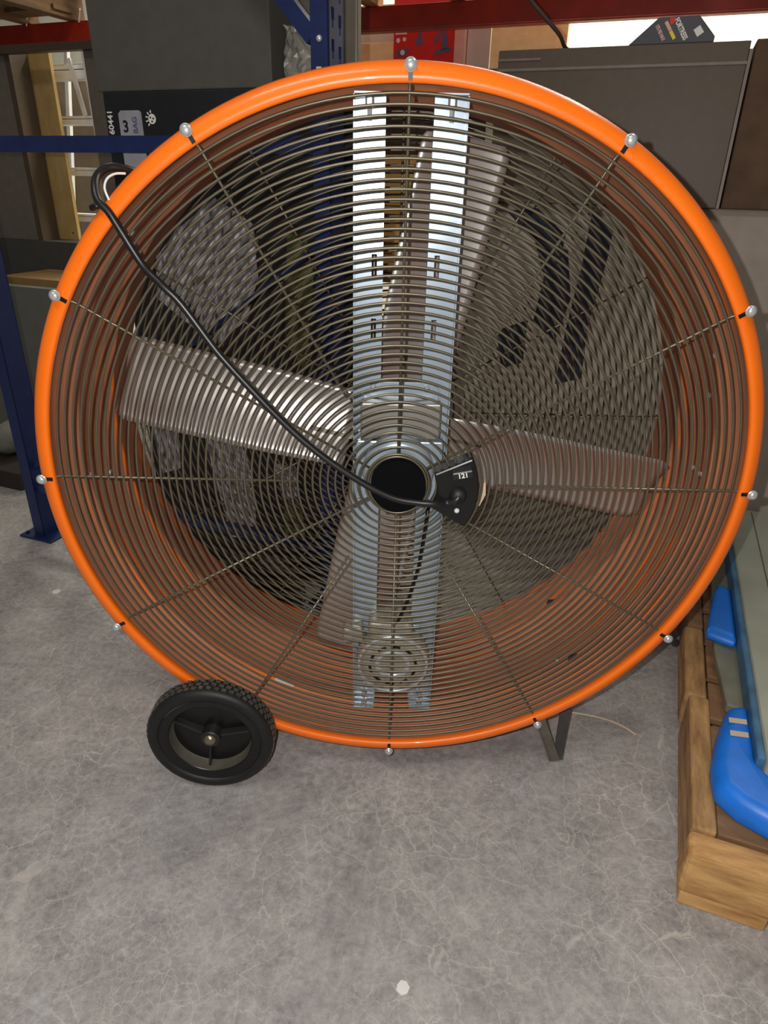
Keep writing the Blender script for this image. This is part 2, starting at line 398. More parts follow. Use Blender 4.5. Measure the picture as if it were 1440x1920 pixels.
# four pitched blades
def blade(ang):
    a = math.radians(ang); rh = Vector((math.cos(a), 0, math.sin(a))); th = Vector((-math.sin(a), 0, math.cos(a))); yh = Vector((0, 1, 0))
    p = math.radians(22); nr, ns = 28, 14; front = []; back = []
    for i in range(nr+1):
        r = 0.085 + (0.507-0.085)*i/nr
        e = max(0, (r-0.482)/0.025); shrink = 1 - 0.16*(1-math.sqrt(max(0, 1-min(1, e)**2)))
        c = 0.154*shrink*(0.93+0.07*min(1, (r-.085)/.15))
        for j in range(ns+1):
            s = (j/ns-0.5)*c
            camber = 0.016*(1-(2*s/c)**2)
            lip = -0.006*max(0, (s/c-0.40)/0.10)
            P = Vector((0, 0.205, FZ)) + rh*r + th*(s*math.cos(p)) - yh*(s*math.sin(p)) + (yh*math.cos(p)+th*math.sin(p))*(camber-lip)
            front.append(P); back.append(P + (yh*math.cos(p)+th*math.sin(p))*0.002)
    n1 = ns+1; N = len(front); fs = []
    for i in range(nr):
        for j in range(ns):
            q = (i*n1+j, i*n1+j+1, (i+1)*n1+j+1, (i+1)*n1+j); fs.append(q); fs.append(tuple(k+N for k in q[::-1]))
    edge = [j for j in range(n1)] + [i*n1+ns for i in range(1, nr+1)] + [nr*n1+j for j in range(ns-1, -1, -1)] + [i*n1 for i in range(nr-1, 0, -1)]
    for k in range(len(edge)):
        u, v = edge[k], edge[(k+1) % len(edge)]; fs.append((u, u+N, v+N, v))
    MB().add(front+back, fs).build('fan_blade', M_blade, fan, smooth=True)
for an in (167.5, 78.5, -11, -101): blade(an)
# blade spider, pulley, shaft, belt and motor
m = MB()
for an in (167.5, 78.5, -11, -101):
    a = math.radians(an); rh = Vector((math.cos(a), 0, math.sin(a))); th = Vector((-math.sin(a), 0, math.cos(a)))
    m.bar(Vector((0, .226, FZ)), Vector((0, .226, FZ))+rh*.16, th*.05*math.cos(.5)+Vector((0, -.05*math.sin(.5), 0)), Vector((0, .004, 0)))
m.build('blade_spider', M_greysteel, fan)
MB().lathe_y([(0, 0), (.02, 0), (.02, .012), (.066, .012), (.070, 0), (.078, 0), (.074, .008), (.078, .016), (.070, .016), (.066, .014), (0, .014)], (.002, .150, FZ-.004), 48).build('fan_pulley', M_greysteel, fan, smooth=False)
MB().tube([(.002, .07, FZ-.004), (.002, .25, FZ-.004)], .0095, 16).build('drive_shaft', M_bolt, fan, smooth=True)
MZ = FZ-.415; MX = .004
mo = MB().lathe_y([(0, .022), (.030, .018), (.052, .014), (.066, .020), (.072, .030), (.073, .042), (.070, .050), (.070, .135), (.064, .15), (0, .152)], (MX, .050, MZ), 48).build('motor', M_motor, fan, smooth=True)
vents = []
for k in range(10):
    a = 2*PI*k/10+.2
    v = MB(); rh = Vector((math.cos(a), 0, math.sin(a))); th = Vector((-math.sin(a), 0, math.cos(a)))
    v.bar(Vector((MX, .0655, MZ))+rh*.042, Vector((MX, .0705, MZ))+rh*.062, th*.017, Vector((0, .004, 0)))
    v.build('vent_slot', M_dark, mo)
MB().lathe_y([(.024, -.002), (.028, -.006), (.034, -.006), (.038, .002)], (MX, .070, MZ), 32).build('end_bell_ring', M_bolt, mo, smooth=True)
MB().torus_y(.066, .004, (MX, .068, MZ), 48, 8).build('end_bell_rim', M_bolt, mo, smooth=True)
MB().box(-.045, .040, .075, .14, MZ+.062, MZ+.092).build('capacitor_box', M_motor, mo, bevel=.008, seg=3)
MB().box(-.095, -.055, .085, .12, MZ+.035, MZ+.070).build('terminal_box', M_motor, mo, bevel=.006, seg=3)
MB().box(-.030, .055, .106, .111, MZ-.095, MZ+.06).build('motor_mount', M_galv, mo, bevel=.001)
MB().tube([(.060, .09, FZ-.05), (.055, .085, FZ-.12), (.046, .08, FZ-.20), (.030, .08, FZ-.27), (.012, .08, FZ-.32), (.006, .08, MZ+.085)], .0034, 8).build('motor_lead', M_blackp, fan, smooth=True)
b = MB()
b.tube([(.076, .158, FZ), (.05, .158, MZ+.03), (.0, .158, MZ-.035)], .004, 8); b.tube([(-.076, .158, FZ), (-.035, .158, MZ+.03), (0, .158, MZ-.035)], .004, 8)
b.build('drive_belt', M_rubber, fan, smooth=True)

# wedge-shaped switch panel beside the hub
poly = []
CX, CZ = 0.003, FZ-.005
for k in range(13):
    a = math.radians(-31 + 57*k/12); poly.append((CX+.126*math.cos(a), CZ+.126*math.sin(a)))
for k in range(9):
    a = math.radians(27 - 58*k/8); poly.append((CX+.060*math.cos(a), CZ+.060*math.sin(a)))
sw = MB().prism(poly, -.0115, .022).build('switch_panel', M_blackp, fan, bevel=.003)
tag(sw, 'black wedge-shaped switch panel beside the hub')
kn = MB().bar((.084, -.016, FZ+.022), (.118, -.016, FZ+.029), (-.003, 0, .014), (0, .012, 0)).build('switch_rocker', mat('rocker_plastic', (30, 30, 32), .4), sw, bevel=.003)
text(sw, '121', .101, -.0225, FZ+.0255, .011, M_white, ang=math.radians(12), name='switch_marking', bold=.0003)
MB().lathe_y([(0, -.010), (.008, -.010), (.0125, -.004), (.014, .004)], (.097, -.0135, FZ-.012), 24).build('strain_relief', M_rubber, sw, smooth=True)
MB().lathe_y([(0, -.003), (.003, -.0025), (.0042, 0), (.0042, .002)], (.0965, -.0125, FZ-.0395), 16).build('panel_screw', M_white, sw, smooth=True)
MB().prism([(.137, FZ-.003), (.142, FZ+.002), (.144, FZ-.020), (.136, FZ-.040), (.128, FZ-.044), (.135, FZ-.022)], .010, .030).build('cable_clamp', M_tan, sw)

# power cord over the front, hooked over the drum rim
raw = [(.095, .593), (.080, .5875), (.061, .586), (.03, .588), (-.003, .594), (-.038, .610), (-.072, .631), (-.113, .660), (-.154, .695), (-.194, .736), (-.231, .778),
       (-.253, .804), (-.274, .831), (-.314, .890), (-.338, .915), (-.360, .939), (-.386, .986), (-.398, 1.008)]
pts = []
for i, (x, z) in enumerate(raw):
    d = .026 if 1 < i < len(raw)-3 else .018
    if i == 0: d = .022
    P = Vector((x, 0, z)); pts.append(CAM + (P-CAM)*(1-d))
pts = [Vector((.097, -.02, FZ-.012))] + pts
pts += [Vector(p) for p in ((-.4035, -.016, 1.022), (-.409, -.004, 1.040), (-.409, .012, 1.052), (-.401, .024, 1.060), (-.388, .034, 1.061), (-.372, .05, 1.056), (-.36, .08, 1.046))]
def cat(P, n=5):
    out = []
    for i in range(len(P)-1):
        p0, p1, p2, p3 = P[max(i-1, 0)], P[i], P[i+1], P[min(i+2, len(P)-1)]
        for k in range(n):
            t = k/n; out.append(0.5*((2*p1)+(p2-p0)*t+(2*p0-5*p1+4*p2-p3)*t*t+(3*p1-p0-3*p2+p3)*t**3))
    out.append(P[-1]); return out
cord = MB().tube(cat(pts), .0054, 12).build('power_cord', mat('cord_rubber', (20, 20, 21), .38, spec=.6), fan, smooth=True)
MB().tube(cat([Vector(p) for p in ((-.3925, -.006, 1.022), (-.3985, .000, 1.036), (-.397, .010, 1.0475), (-.389, .020, 1.0535), (-.378, .028, 1.054))]), .0016, 8).build('cord_hook', M_white, cord, smooth=True)
MB().tube([(-.417, -.008, 1.012), (-.404, -.012, 1.016)], .004, 8).build('cable_tie', M_blackp, cord, smooth=True)

# wheels on one side
def wheel(yf, sgn=1):
    cx, cz = -.3325, .1175; R = .1175
    root = MB().lathe_y([(.094, .004), (.096, 0), (.104, -.0025), (.112, 0), (.1155, .005), (.1165, .010), (.1165, .034), (.112, .040), (.094, .040)], (cx, yf, cz), 96, close=True).build('wheel', M_rubber, fan, smooth=True)
    m = MB()
    for row in range(3):
        for k in range(54):
            a = 2*PI*(k+.5*(row % 2))/54; yk = yf+.0125+row*.0095
            rh = Vector((math.cos(a), 0, math.sin(a))); th = Vector((-math.sin(a), 0, math.cos(a)))
            p = Vector((cx, yk, cz))
            m.bar(p+rh*.115, p+rh*.1180, th*.0085+Vector((0, .002, 0)), Vector((0, .0062, 0))-th*.002)
    m.build('tyre_tread', M_tread, root)
    MB().lathe_y([(.094, .002), (.080, .004), (.077, .006), (.0765, .008)], (cx, yf, cz), 96).build('rim_flange', M_blackp, root, smooth=True)
    MB().lathe_y([(.0765, .006), (.0745, .026), (.072, .029)], (cx, yf, cz), 96).build('rim_wall', M_rimin, root, smooth=True)
    MB().lathe_y([(.073, .028), (.012, .027), (0, .027), (0, .034), (.073, .034)], (cx, yf, cz), 64).build('rim_disc', M_blackp, root, smooth=False)
    MB().lathe_y([(0, .004), (.016, .004), (.0185, .006), (.0185, .028)], (cx, yf, cz), 40).build('wheel_hub', M_rim, root, smooth=False)
    for an in (152, 12, -97):
        a = math.radians(an); rh = Vector((math.cos(a), 0, math.sin(a))); th = Vector((-math.sin(a), 0, math.cos(a)))
        MB().bar(Vector((cx, yf+.020, cz))+rh*.018, Vector((cx, yf+.020, cz))+rh*.0735, th*.0042, Vector((0, .016, 0))).build('wheel_spoke', M_rim, root, bevel=.001)
    MB().lathe_y([(0, -.004), (.006, -.003), (.0105, .001), (.0125, .006), (.0125, .010)], (cx, yf, cz), 32).build('axle_nut', mat('axle_steel', (150, 140, 118), .3, .8, .1), root, smooth=True)
    return root
wheel(-.0565); wheel(.410)
MB().tube([(-.3325, -.02, .1175), (-.3325, .42, .1175)], .007, 12).build('axle', M_greysteel, fan, smooth=True)
# legs on the other side: two V-shaped pressed steel struts joined at a foot
for y0, sg in ((.000, 1), (.395, -1)):
    lg = MB()
    lg.bar((.285, y0+.004*sg, .140), (.338, y0+.026*sg, .004), (.018, -.004*sg, .008), (0, .003, 0))
    lg.bar((.276, y0+.008*sg, .140), (.328, y0+.030*sg, .004), (.001, .014*sg, 0), (.003, 0, 0))
    lg.build('leg', mat('leg_steel', (128, 122, 112), .5, .5, .15, 30), fan)
    lb = MB(); lb.bar((.365, y0+.10*sg, .215), (.345, y0+.030*sg, .003), (.020, 0, .002), (0, .003, 0))
    lb.build('leg_brace', mat('leg_brace_steel', (78, 76, 74), .5, .4, .15, 30), fan)

# ================================================================ RACK UPRIGHT FRAME (left, behind the fan)
rk = gplace(empty('pallet_rack', (0, 0, 0)), (-.85, .46, 0)); RO = (-.85, .46, 0)
tag(rk, 'navy blue steel rack upright frame with holed posts standing behind the fan', 'rack')
def rpost(x0, x1, name='upright_post'):
    m = MB(); t = .003; y0, y1 = .46, .528
    m.box(x0, x1, y0, y0+t, 0.006, 2.3); m.box(x0, x1, y1-t, y1, 0.006, 2.3)
    # holed front face at x1: strips around the hole columns, built as plates with real openings
    m.box(x1-t, x1, y0, y1, 0.006, 1.20)
    zs = 1.20
    while zs < 2.25:
        ya, yb, yc, yd = y0+.012, y0+.024, y0+.044, y0+.056
        h0, h1 = zs+.008, zs+.040
        m.box(x1-t, x1, y0, ya, zs, zs+.05); m.box(x1-t, x1, yb, yc, zs, zs+.05); m.box(x1-t, x1, yd, y1, zs, zs+.05)
        for a, b, dz in ((ya, yb, .004), (yc, yd, -.004)):
            m.box(x1-t, x1, a, b, zs, h0+dz); m.box(x1-t, x1, a, b, h1+dz, zs+.05)
            # teardrop shoulders
            for q in ((a, a+.0035), (b-.0035, b)): m.box(x1-t, x1, q[0], q[1], h0+dz, h0+dz+.012)
        zs += .05
    o = m.build(name, M_navy, rk, off=RO)
    return o
pa = rpost(-1.402, -1.362); pb = rpost(-.369, -.330)
for xb in (-1.382, -.350):
    fp = MB().box(xb-.062, xb+.066, .437, .556, 0, .007).build('foot_plate', M_navy, rk, off=RO, bevel=.001)
    for dx, dy in ((-.045, .455), (.045, .535)):
        MB().lathe_y([(0, 0), (.006, 0), (.006, .004)], (0, 0, 0), 6).build('plate_hole', M_dark, fp).matrix_local = Matrix.Translation((xb+dx-RO[0], dy-RO[1], .0075)) @ Matrix.Rotation(PI/2, 4, 'X')
MB().box(-1.36, -.371, .468, .496, 1.099, 1.133).build('brace', M_navy, rk, off=RO)
MB().bar((-.372, .482, 1.298), (-.80, .482, 1.75), (.020, 0, .022), (0, .026, 0)).build('brace', M_navy, rk, off=RO)
MB().bar((-1.36, .482, .24), (-.372, .482, .92), (.018, 0, .026), (0, .024, 0)).build('brace', M_navy, rk, off=RO)
MB().box(-1.36, -.371, .468, .496, .16, .184).build('brace', M_navy, rk, off=RO)
MB().lathe_y([(0, -.004), (.005, -.003), (.006, 0)], (-.350, .459, 1.293), 12).build('brace_bolt', M_bolt, pb, off=RO, smooth=True)
MB().box(-.357, -.346, .4585, .4595, 1.234, 1.248).build('inspection_sticker', M_tan, pb, off=RO)

# ================================================================ CARTONS BEHIND THE FRAME
O = (-.62, .56, 0)
bb = gplace(empty('black_carton', (0, 0, 0)), O)
tag(bb, 'tall black carton marked 60441 standing on the floor behind the blue rack frame', 'box')
MB().box(-.970, -.303, .56, .66, 0, 1.228).build('carton_body', M_blackbox, bb, off=O, bevel=.003)
yT = .5592
text(bb, '60441', -.955, yT, 1.166, .0205, M_white, ang=PI/2, off=O, bold=.0004)
stk = MB().prism([(-.930, 1.06), (-.862, 1.06), (-.864, 1.186), (-.870, 1.190), (-.922, 1.190), (-.930, 1.184)], yT-.0006, yT+.0008).build('carton_sticker', mat('silver_sticker', (150, 150, 158), .6), bb, off=O)
text(stk, '3', -.912, yT-.0012, 1.156, .034, M_dark, ang=0, off=O, bold=.0008)
text(stk, 'BAG', -.884, yT-.0012, 1.160, .018, M_toolprint, ang=PI/2, off=O, bold=.0003)
lgm = MB().lathe_y([(0, -.001), (.0105, -.001), (.0105, 0)], (-.834, yT, 1.172), 24)
for k in range(5):
    a = math.radians(100+32*k); lgm.bar((-.834+.0125*math.cos(a), yT-.0005, 1.172+.0125*math.sin(a)), (-.834+.018*math.cos(a), yT-.0005, 1.172+.018*math.sin(a)), (-math.sin(a)*.003, 0, math.cos(a)*.003), (0, .001, 0))
lo = lgm.build('printed_emblem', M_white, bb, off=O)
for dx, dz in ((-.004, .003), (.004, .001), (0, -.005)):
    MB().lathe_y([(0, -.0016), (.0022, -.0016), (.0022, 0)], (-.834+dx, yT, 1.172+dz), 10).build('emblem_mark', M_blackbox, lo, off=O)
for nm, pg, mm in (
        ('printed_panel', [(-.87, .87), (-.79, .94), (-.68, 1.01), (-.58, .957), (-.574, .84), (-.613, .736), (-.715, .659), (-.883, .767)], M_prgrey),
        ('printed_panel', [(-.783, .432), (-.655, .42), (-.631, .298), (-.627, .113), (-.719, .093), (-.756, .276)], M_prgrey),
        ('printed_panel', [(-.96, .436), (-.864, .42), (-.873, .289), (-.943, .26)], M_prgrey),
        ('printed_panel', [(-.559, .358), (-.494, .354), (-.483, .245), (-.533, .235)], M_prgrey),
        ('printed_panel', [(-.49, .938), (-.441, .94), (-.424, .849), (-.453, .619), (-.509, .693)], M_olive),
        ('printed_panel', [(-.532, .251), (-.481, .277), (-.47, .147), (-.538, .133)], M_olive)):
    MB().prism(pg, yT-.0006, yT+.0008).build(nm, mm, bb, off=O)

O = (-.75, .575, 1.228)
gb = gplace(MB().box(-.985, -.514, .562, .658, 1.2285, 1.85).build('grey_carton', M_greybox, off=O, bevel=.003), O)
tag(gb, 'large dark grey carton resting on top of the black carton', 'box')
O = (-.47, .62, 1.228)
import math as _m
fo = MB()
nx, nz = 12, 12
for (y, sgn) in ((.66, 1), (.74, -1)):
    pass
vs = []
for i in range(nx+1):
    for j in range(nz+1):
        u, v = i/nx, j/nz
        vs.append((-.511+.106*u, .610+.018*random.random()-.02*_m.sin(u*PI), 1.2295+(.118-.03*u)*v+.004*random.random()*(j > 0)))
fs = [(i*(nz+1)+j, (i+1)*(nz+1)+j, (i+1)*(nz+1)+j+1, i*(nz+1)+j+1) for i in range(nx) for j in range(nz)]
k0 = len(vs); vs += [(x, .655, z) for x, y, z in vs]
fs += [tuple(q+k0 for q in f_[::-1]) for f_ in fs]
per = [i*(nz+1) for i in range(nx+1)]+[nx*(nz+1)+j for j in range(1, nz+1)]+[i*(nz+1)+nz for i in range(nx-1, -1, -1)]+[j for j in range(nz-1, 0, -1)]
fs += [(per[i], per[(i+1) % len(per)], per[(i+1) % len(per)]+k0, per[i]+k0) for i in range(len(per))]
o = gplace(fo.add(vs, fs).build('foil_bag', M_scuff, off=O), O)
tag(o, 'crumpled pale silvery bag on the black carton beside the blue post', 'bag')
O = (-.55, .69, 0)
o = gplace(MB().box(-.80, -.372, .69, .715, 0, 1.85).build('steel_panel', M_greysteel, off=O, bevel=.004), O)
tag(o, 'tall grey steel panel showing just right of the blue rack post', 'panel')

# big weathered grey carton, dark brown framed panel and fibre crate (right of the frame)
O = (.6, 1.15, 0)
gc = gplace(empty('tall_grey_carton', (0, 0, 0)), O)
tag(gc, 'wide weathered grey carton behind the fan on the right, carrying the dark brown panel', 'box')
MB().box(-.30, 1.55, 1.15, 1.75, 0, 1.008).build('carton_body', M_greycart, gc, off=O, bevel=.006)
for pg in ([(-.108, .986), (-.02, .995), (.063, .93), (.061, .888), (-.041, .926)],
           [(-.026, .926), (.076, .889), (.101, .761), (.072, .636), (.002, .692), (.018, .814)],
           [(.127, .987), (.189, .949), (.186, .881), (.159, .675), (.165, .534), (.089, .508), (.099, .67), (.119, .849)],
           [(-.107, .651), (-.014, .691), (-.016, .563), (-.08, .539)]):
    MB().prism(pg, 1.1488, 1.1504).build('dark_blotch', M_navydark, gc, off=O)
O = (.15, 1.12, 1.008)
bp = gplace(empty('framed_panel_pack', (0, 0, 0)), O)
tag(bp, 'long flat dark brown panel pack with a thin pale rim lying on the grey carton', 'panel')
MB().box(-.16, .430, 1.12, 1.70, 1.0085, 1.362).build('panel_body', M_brown, bp, off=O, bevel=.002)
MB().box(.430, .437, 1.114, 1.70, 1.0085, 1.345).build('end_rim', M_trim, bp, off=O)
MB().box(-.16, .430, 1.117, 1.121, 1.3155, 1.3215).build('top_rim', M_trim, bp, off=O)
MB().box(-.16, -.05, 1.117, 1.121, 1.338, 1.343).build('top_rim', M_trim, bp, off=O)
O = (.9, 1.12, 1.008)
o = gplace(MB().box(.442, 1.5, 1.13, 1.70, 1.0085, 1.366).build('brown_crate', M_brown2, off=O, bevel=.003), O)
tag(o, 'dark brown rough fibre crate at the right edge of the photo', 'crate')

# toppled charcoal box with its lettering on the brown panel
O = (.255, 1.128, 1.362)
fb = gplace(empty('tool_carton', (0, 0, 0)), O)
tag(fb, 'charcoal carton lettered FORTRESS leaning on its corner on top of the brown panel', 'box')
A_ = (.045, 1.366)
pg = [(.158, 1.3635), (.219, 1.416), (.308, 1.417), (.350, 1.374), (.347, 1.3635)]
MB().prism(pg, 1.128, 1.28).build('carton_body', M_char, fb, off=O, bevel=.001)
aa = math.radians(-56)
yF = 1.1274
text(fb, 'FORTRESS', .272, yF, 1.391, .0150, M_white, ang=aa, off=O, bold=.0006, aspect=.74)
text(fb, '175 PSI MAX', .2265, yF, 1.3855, .0105, M_pink, ang=aa, off=O, bold=.0006, aspect=.66)
MB().bar((.236, yF, 1.407), (.249, yF, 1.389), (.006, 0, .004), (0, .0012, 0)).build('pink_stripe', M_pink, fb, off=O)
MB().bar((.2495, yF, 1.388), (.261, yF, 1.372), (.006, 0, .004), (0, .0012, 0)).build('yellow_stripe', mat('yellow_print', (236, 212, 70), .6), fb, off=O)
MB().prism([(.243, 1.4145), (.257, 1.4150), (.255, 1.404), (.247, 1.400)], yF-.0006, yF+.0008).build('red_patch', M_redbox, fb, off=O)
MB().prism([(.300, 1.388), (.313, 1.397), (.324, 1.383), (.311, 1.374)], yF-.0006, yF+.0008).build('white_patch', M_white, fb, off=O)

# cable hanging in front of the beam
O = (.0, 1.08, 1.364)
cb = gplace(MB().tube(cat([Vector(p) for p in ((-.16, 1.10, 1.56), (-.10, 1.10, 1.475), (-.045, 1.10, 1.422), (-.010, 1.12, 1.390), (.004, 1.16, 1.3665), (.03, 1.22, 1.3665))]), .0048, 8).build('hanging_cable', mat('brown_cable', (66, 48, 40), .6), off=O, smooth=True), O)
cb.location = W(*O)
tag(cb, 'dark brown cable hanging past the red beam onto the brown panel', 'cable')

# ================================================================ RED BEAM LEVEL WITH PALLETS
def beam(x0, x1, y0, zb, h, label, nm='rack_beam'):
    O = ((x0+x1)/2, y0, zb)
    m = MB().box(x0, x1, y0, y0+.045, zb, zb+h).box(x0, x1, y0+.012, y0+.058, zb-.004, zb+.010)
    o = gplace(m.build(nm, M_red, off=O, bevel=.004), O); tag(o, label, 'beam', 'red rack beams'); return o
beam(-4.2, -2.345, 2.1, 1.618, .080, 'dark red rack beam under the wooden pallets at the top left')
beam(-2.285, 1.8, 2.1, 1.598, .078, 'orange-red rack beam crossing the top right of the photo')
O = (-2.32, 2.1, 0)
rp = gplace(empty('rack_post', (0, 0, 0)), O); tag(rp, 'blue rack post carrying the far ends of both red beams behind the black carton', 'rack')
MB().box(-2.343, -2.287, 2.1, 2.16, 0, 2.5).build('upright_post', M_navy, rp, off=O); MB().box(-2.34, -2.26, 2.07, 2.19, 0, .006).build('foot_plate', M_navy, rp, off=O)

def pallet(x0, x1, y0, y1, zb, label, runners, grp='wooden pallets on the red beams', bottoms=False):
    O = ((x0+x1)/2, (y0+y1)/2, zb); mw = M_rackshade if bottoms else M_rackwood
    e = gplace(empty('wooden_pallet', (0, 0, 0)), O); tag(e, label, 'pallet', grp)
    for xr in runners:
        MB().box(xr, xr+.058, y0, y1, zb, zb+.09).build('runner', mw, e, off=O, bevel=.003)
    for yb in (y0, (y0+y1)/2-.05, y1-.20):
        if bottoms: MB().box(x0, x1, yb, yb+.12, zb+.020, zb+.038).build('bottom_board', mw, e, off=O)
    y = y0
    while y < y1-.02:
        MB().box(x0, x1, y, y+.09, zb+.0905, zb+.108).build('deck_board', mw, e, off=O, bevel=.002); y += .102
    return e
pallet(-3.9, -2.40, 1.25, 2.16, 1.6985, 'shaded wooden pallet on the beam at the top left corner', (-3.88, -3.3, -2.75, -2.47), bottoms=True)
pallet(-1.06, .30, 1.25, 2.16, 1.6765, 'wooden pallet above the right beam, just right of the blue post', (-.955, -.60, -.20, .22))
pallet(.34, 1.60, 1.28, 2.16, 1.6765, 'wooden pallet above the right beam near the photo corner', (.38, .9, 1.5))
# white wire hooks of the decking on the left beam
for x in (-2.68, -2.36):
    O = (x, 2.09, 1.69)
    o = gplace(MB().tube([(x-.03, 2.092, 1.690), (x, 2.078, 1.735)], .0035, 6).build('wire_hook', M_white, off=O), O)
    tag(o, 'small pale wire hook hanging on the dark red beam, '+('left one' if x < -2.5 else 'right one by the grey carton'), 'hook', 'wire hooks on the beam')

# a lower shelf behind the panel: carries the boxes that stand behind
SX = lambda x: .3316+(x-.3316)*1.048
SZ = lambda z: 1.05+(z-1.05)*1.048
def gbox(nm, m, x0, x1, y0, y1, z0, z1, label, cat_='box', bev=.003):
    O = ((x0+x1)/2, y0, z0)
    o = gplace(MB().box(x0, x1, y0, y1, z0, z1).build(nm, m, off=O, bevel=bev), O); tag(o, label, cat_); return o, O
O = (-.3, 2.4, 0)
sh = gplace(empty('storage_shelf', (0, 0, 0)), O); tag(sh, 'dark wooden shelf carrying the red carton and strand board behind the fan', 'shelf')
MB().box(-1.3, .9, 2.3, 2.62, 1.455, 1.481).build('shelf_board', M_palletd, sh, off=O)
for x in (-1.29, .86):
    for y in (2.31, 2.58): MB().box(x, x+.03, y, y+.03, 0, 1.455).build('shelf_leg', M_navy, sh, off=O)
O = (SX(-.73), 2.35, 1.482)
rb = gplace(empty('red_carton', (0, 0, 0)), O); tag(rb, 'bright red carton printed with grey-blue tools under the red beam', 'box')
MB().box(SX(-.867), SX(-.602), 2.35, 2.55, 1.4815, 1.82).build('carton_body', M_redbox, rb, off=O, bevel=.003)
yR = 2.3488
MB().prism([(SX(-.602), 1.4815), (SX(-.560), 1.4815), (SX(-.560), 1.82), (SX(-.602), 1.82)], 2.34, 2.55).build('carton_flap', M_pink, rb, off=O)
for pg in ([(-.775, 1.555), (-.755, 1.60), (-.77, 1.64), (-.755, 1.64), (-.742, 1.585), (-.735, 1.562)],
           [(-.690, 1.555), (-.672, 1.57), (-.660, 1.60), (-.668, 1.60), (-.690, 1.575)],
           [(-.660, 1.535), (-.632, 1.54), (-.642, 1.62), (-.632, 1.66), (-.65, 1.66), (-.655, 1.60)],
           [(-.690, 1.520), (-.615, 1.532), (-.62, 1.545), (-.685, 1.536)],
           [(-.852, 1.520), (-.800, 1.522), (-.802, 1.548), (-.850, 1.546)]):
    MB().prism([(SX(x), SZ(z)) for x, z in pg], yR-.0006, yR+.001).build('printed_tool', M_toolprint, rb, off=O)
for x, z, r in ((-.845, 1.576, .009), (-.818, 1.579, .008), (-.825, 1.534, .010)):
    MB().lathe_y([(0, -.002), (r, -.002), (r, 0)], (SX(x), yR, SZ(z)), 14).build('printed_spot', M_white, rb, off=O)
MB().box(SX(-.858), SX(-.808), yR-.001, yR, SZ(1.596), SZ(1.606)).build('printed_lettering', M_white, rb, off=O)
gbox('pale_carton', M_palebox, SX(-.558), SX(-.462), 2.37, 2.60, 1.4815, 1.84, 'pale off-white carton between the red carton and the strand board')
gbox('strand_board', M_osb, SX(-.455), SX(-.160), 2.35, 2.38, 1.4815, 1.84, 'upright strand board panel under the beam right of the pale carton', 'board', .001)
gbox('strand_board', M_osb, SX(-1.06), SX(-.872), 2.37, 2.40, 1.4815, SZ(1.575), 'low strand board piece between the grey steel panel and the red carton', 'board', .001)
gbox('pale_sheet', M_palebox, SX(-1.06), SX(-.872), 2.44, 2.46, 1.4815, 1.75, 'pale grey sheet behind the low strand board piece', 'sheet', .001)
gbox('maroon_carton', mat('maroon_carton_board', (62, 36, 28), .6, 0, .15, 20), -1.05, -.40, 2.0, 2.25, 1.1555, 1.43, 'dark maroon carton on top of the yellow cartons', 'box')

# yellow cartons seen between the two fan posts
for k, (x0, x1, z0, z1, lab) in enumerate(((-1.05, -.715, .93, 1.155, 'upper left yellow carton with dark stripes seen between the fan posts'), (-.708, -.40, .93, 1.155, 'upper right yellow carton with dark stripes seen between the fan posts'),
                                      (-1.05, -.765, .695, .925, 'lower yellow carton with dark stripes seen between the fan posts'))):
    O = ((x0+x1)/2, 2.0, z0)
    e = gplace(empty('yellow_carton', (0, 0, 0)), O); tag(e, lab, 'box', 'yellow striped cartons')
    MB().box(x0, x1, 2.0, 2.3, z0, z1).build('carton_body', M_yellow, e, off=O, bevel=.003)
    for q in range(5):
        zz = z0+.03+q*.045
        if zz < z1-.01: MB().box(x0+.01, x1-.01, 1.9985, 2.0005, zz, zz+.005).build('printed_stripe', M_brown, e, off=O)
    for q in range(3):
        xx = x0+.05+q*.085
        if xx < x1-.02: MB().box(xx, xx+.012, 1.9985, 2.0005, z0+.01, z1-.02).build('printed_stripe', M_brown, e, off=O)
O = (-.7, 2.0, 0)
st = gplace(empty('stock_stand', (0, 0, 0)), O); tag(st, 'dark brown stand under the yellow cartons', 'stand')
MB().box(-1.08, -.38, 1.98, 2.35, .655, .69).build('stand_top', M_palletd, st, off=O)
for x in (-1.07, -.43):
    MB().box(x, x+.05, 2.0, 2.33, 0, .655).build('stand_side', M_palletd, st, off=O)

# ================================================================ LEFT: board screen with window, plywood, ladder
O = (-2.1, 1.7, 0)
sc_ = gplace(empty('board_screen', (0, 0, 0)), O); tag(sc_, 'grey-brown board crate front with an open window at the left', 'crate')
MB().box(-3.3, -2.473, 1.70, 1.72, .7685, 1.538).build('side_board', M_greybr, sc_, off=O)
MB().box(-2.473, -2.443, 1.70, 1.80, .7685, 1.538).build('window_jamb', M_brown, sc_, off=O)
MB().box(-2.038, -1.70, 1.70, 1.72, .7685, 1.538).build('side_board', M_greybr, sc_, off=O)
MB().box(-3.3, -1.70, 1.66, 1.6995, 1.509, 1.538).build('head_board', M_brown, sc_, off=O)
MB().box(-2.72, -1.70, 1.68, 1.84, .60, .768).build('sill_board', M_greybox, sc_, off=O)
MB().box(-2.72, -2.3, 1.69, 1.73, 0, .60).build('post_board', M_kraft, sc_, off=O)
O = (-2.44, 1.81, .768)
o = gplace(empty('plywood_panel', (0, 0, 0)), O); tag(o, 'tan plywood board standing in the window of the grey crate', 'board')
MB().box(-2.557, -2.330, 1.81, 1.828, .7685, 1.535).build('board_face', M_ply, o, off=O)
for x in (-2.530, -2.360): MB().lathe_y([(0, -.001), (.004, -.001), (.004, 0)], (x, 1.81, .800), 10).build('screw_hole', M_dark, o, off=O)
O = (-2.2, 1.95, 0)
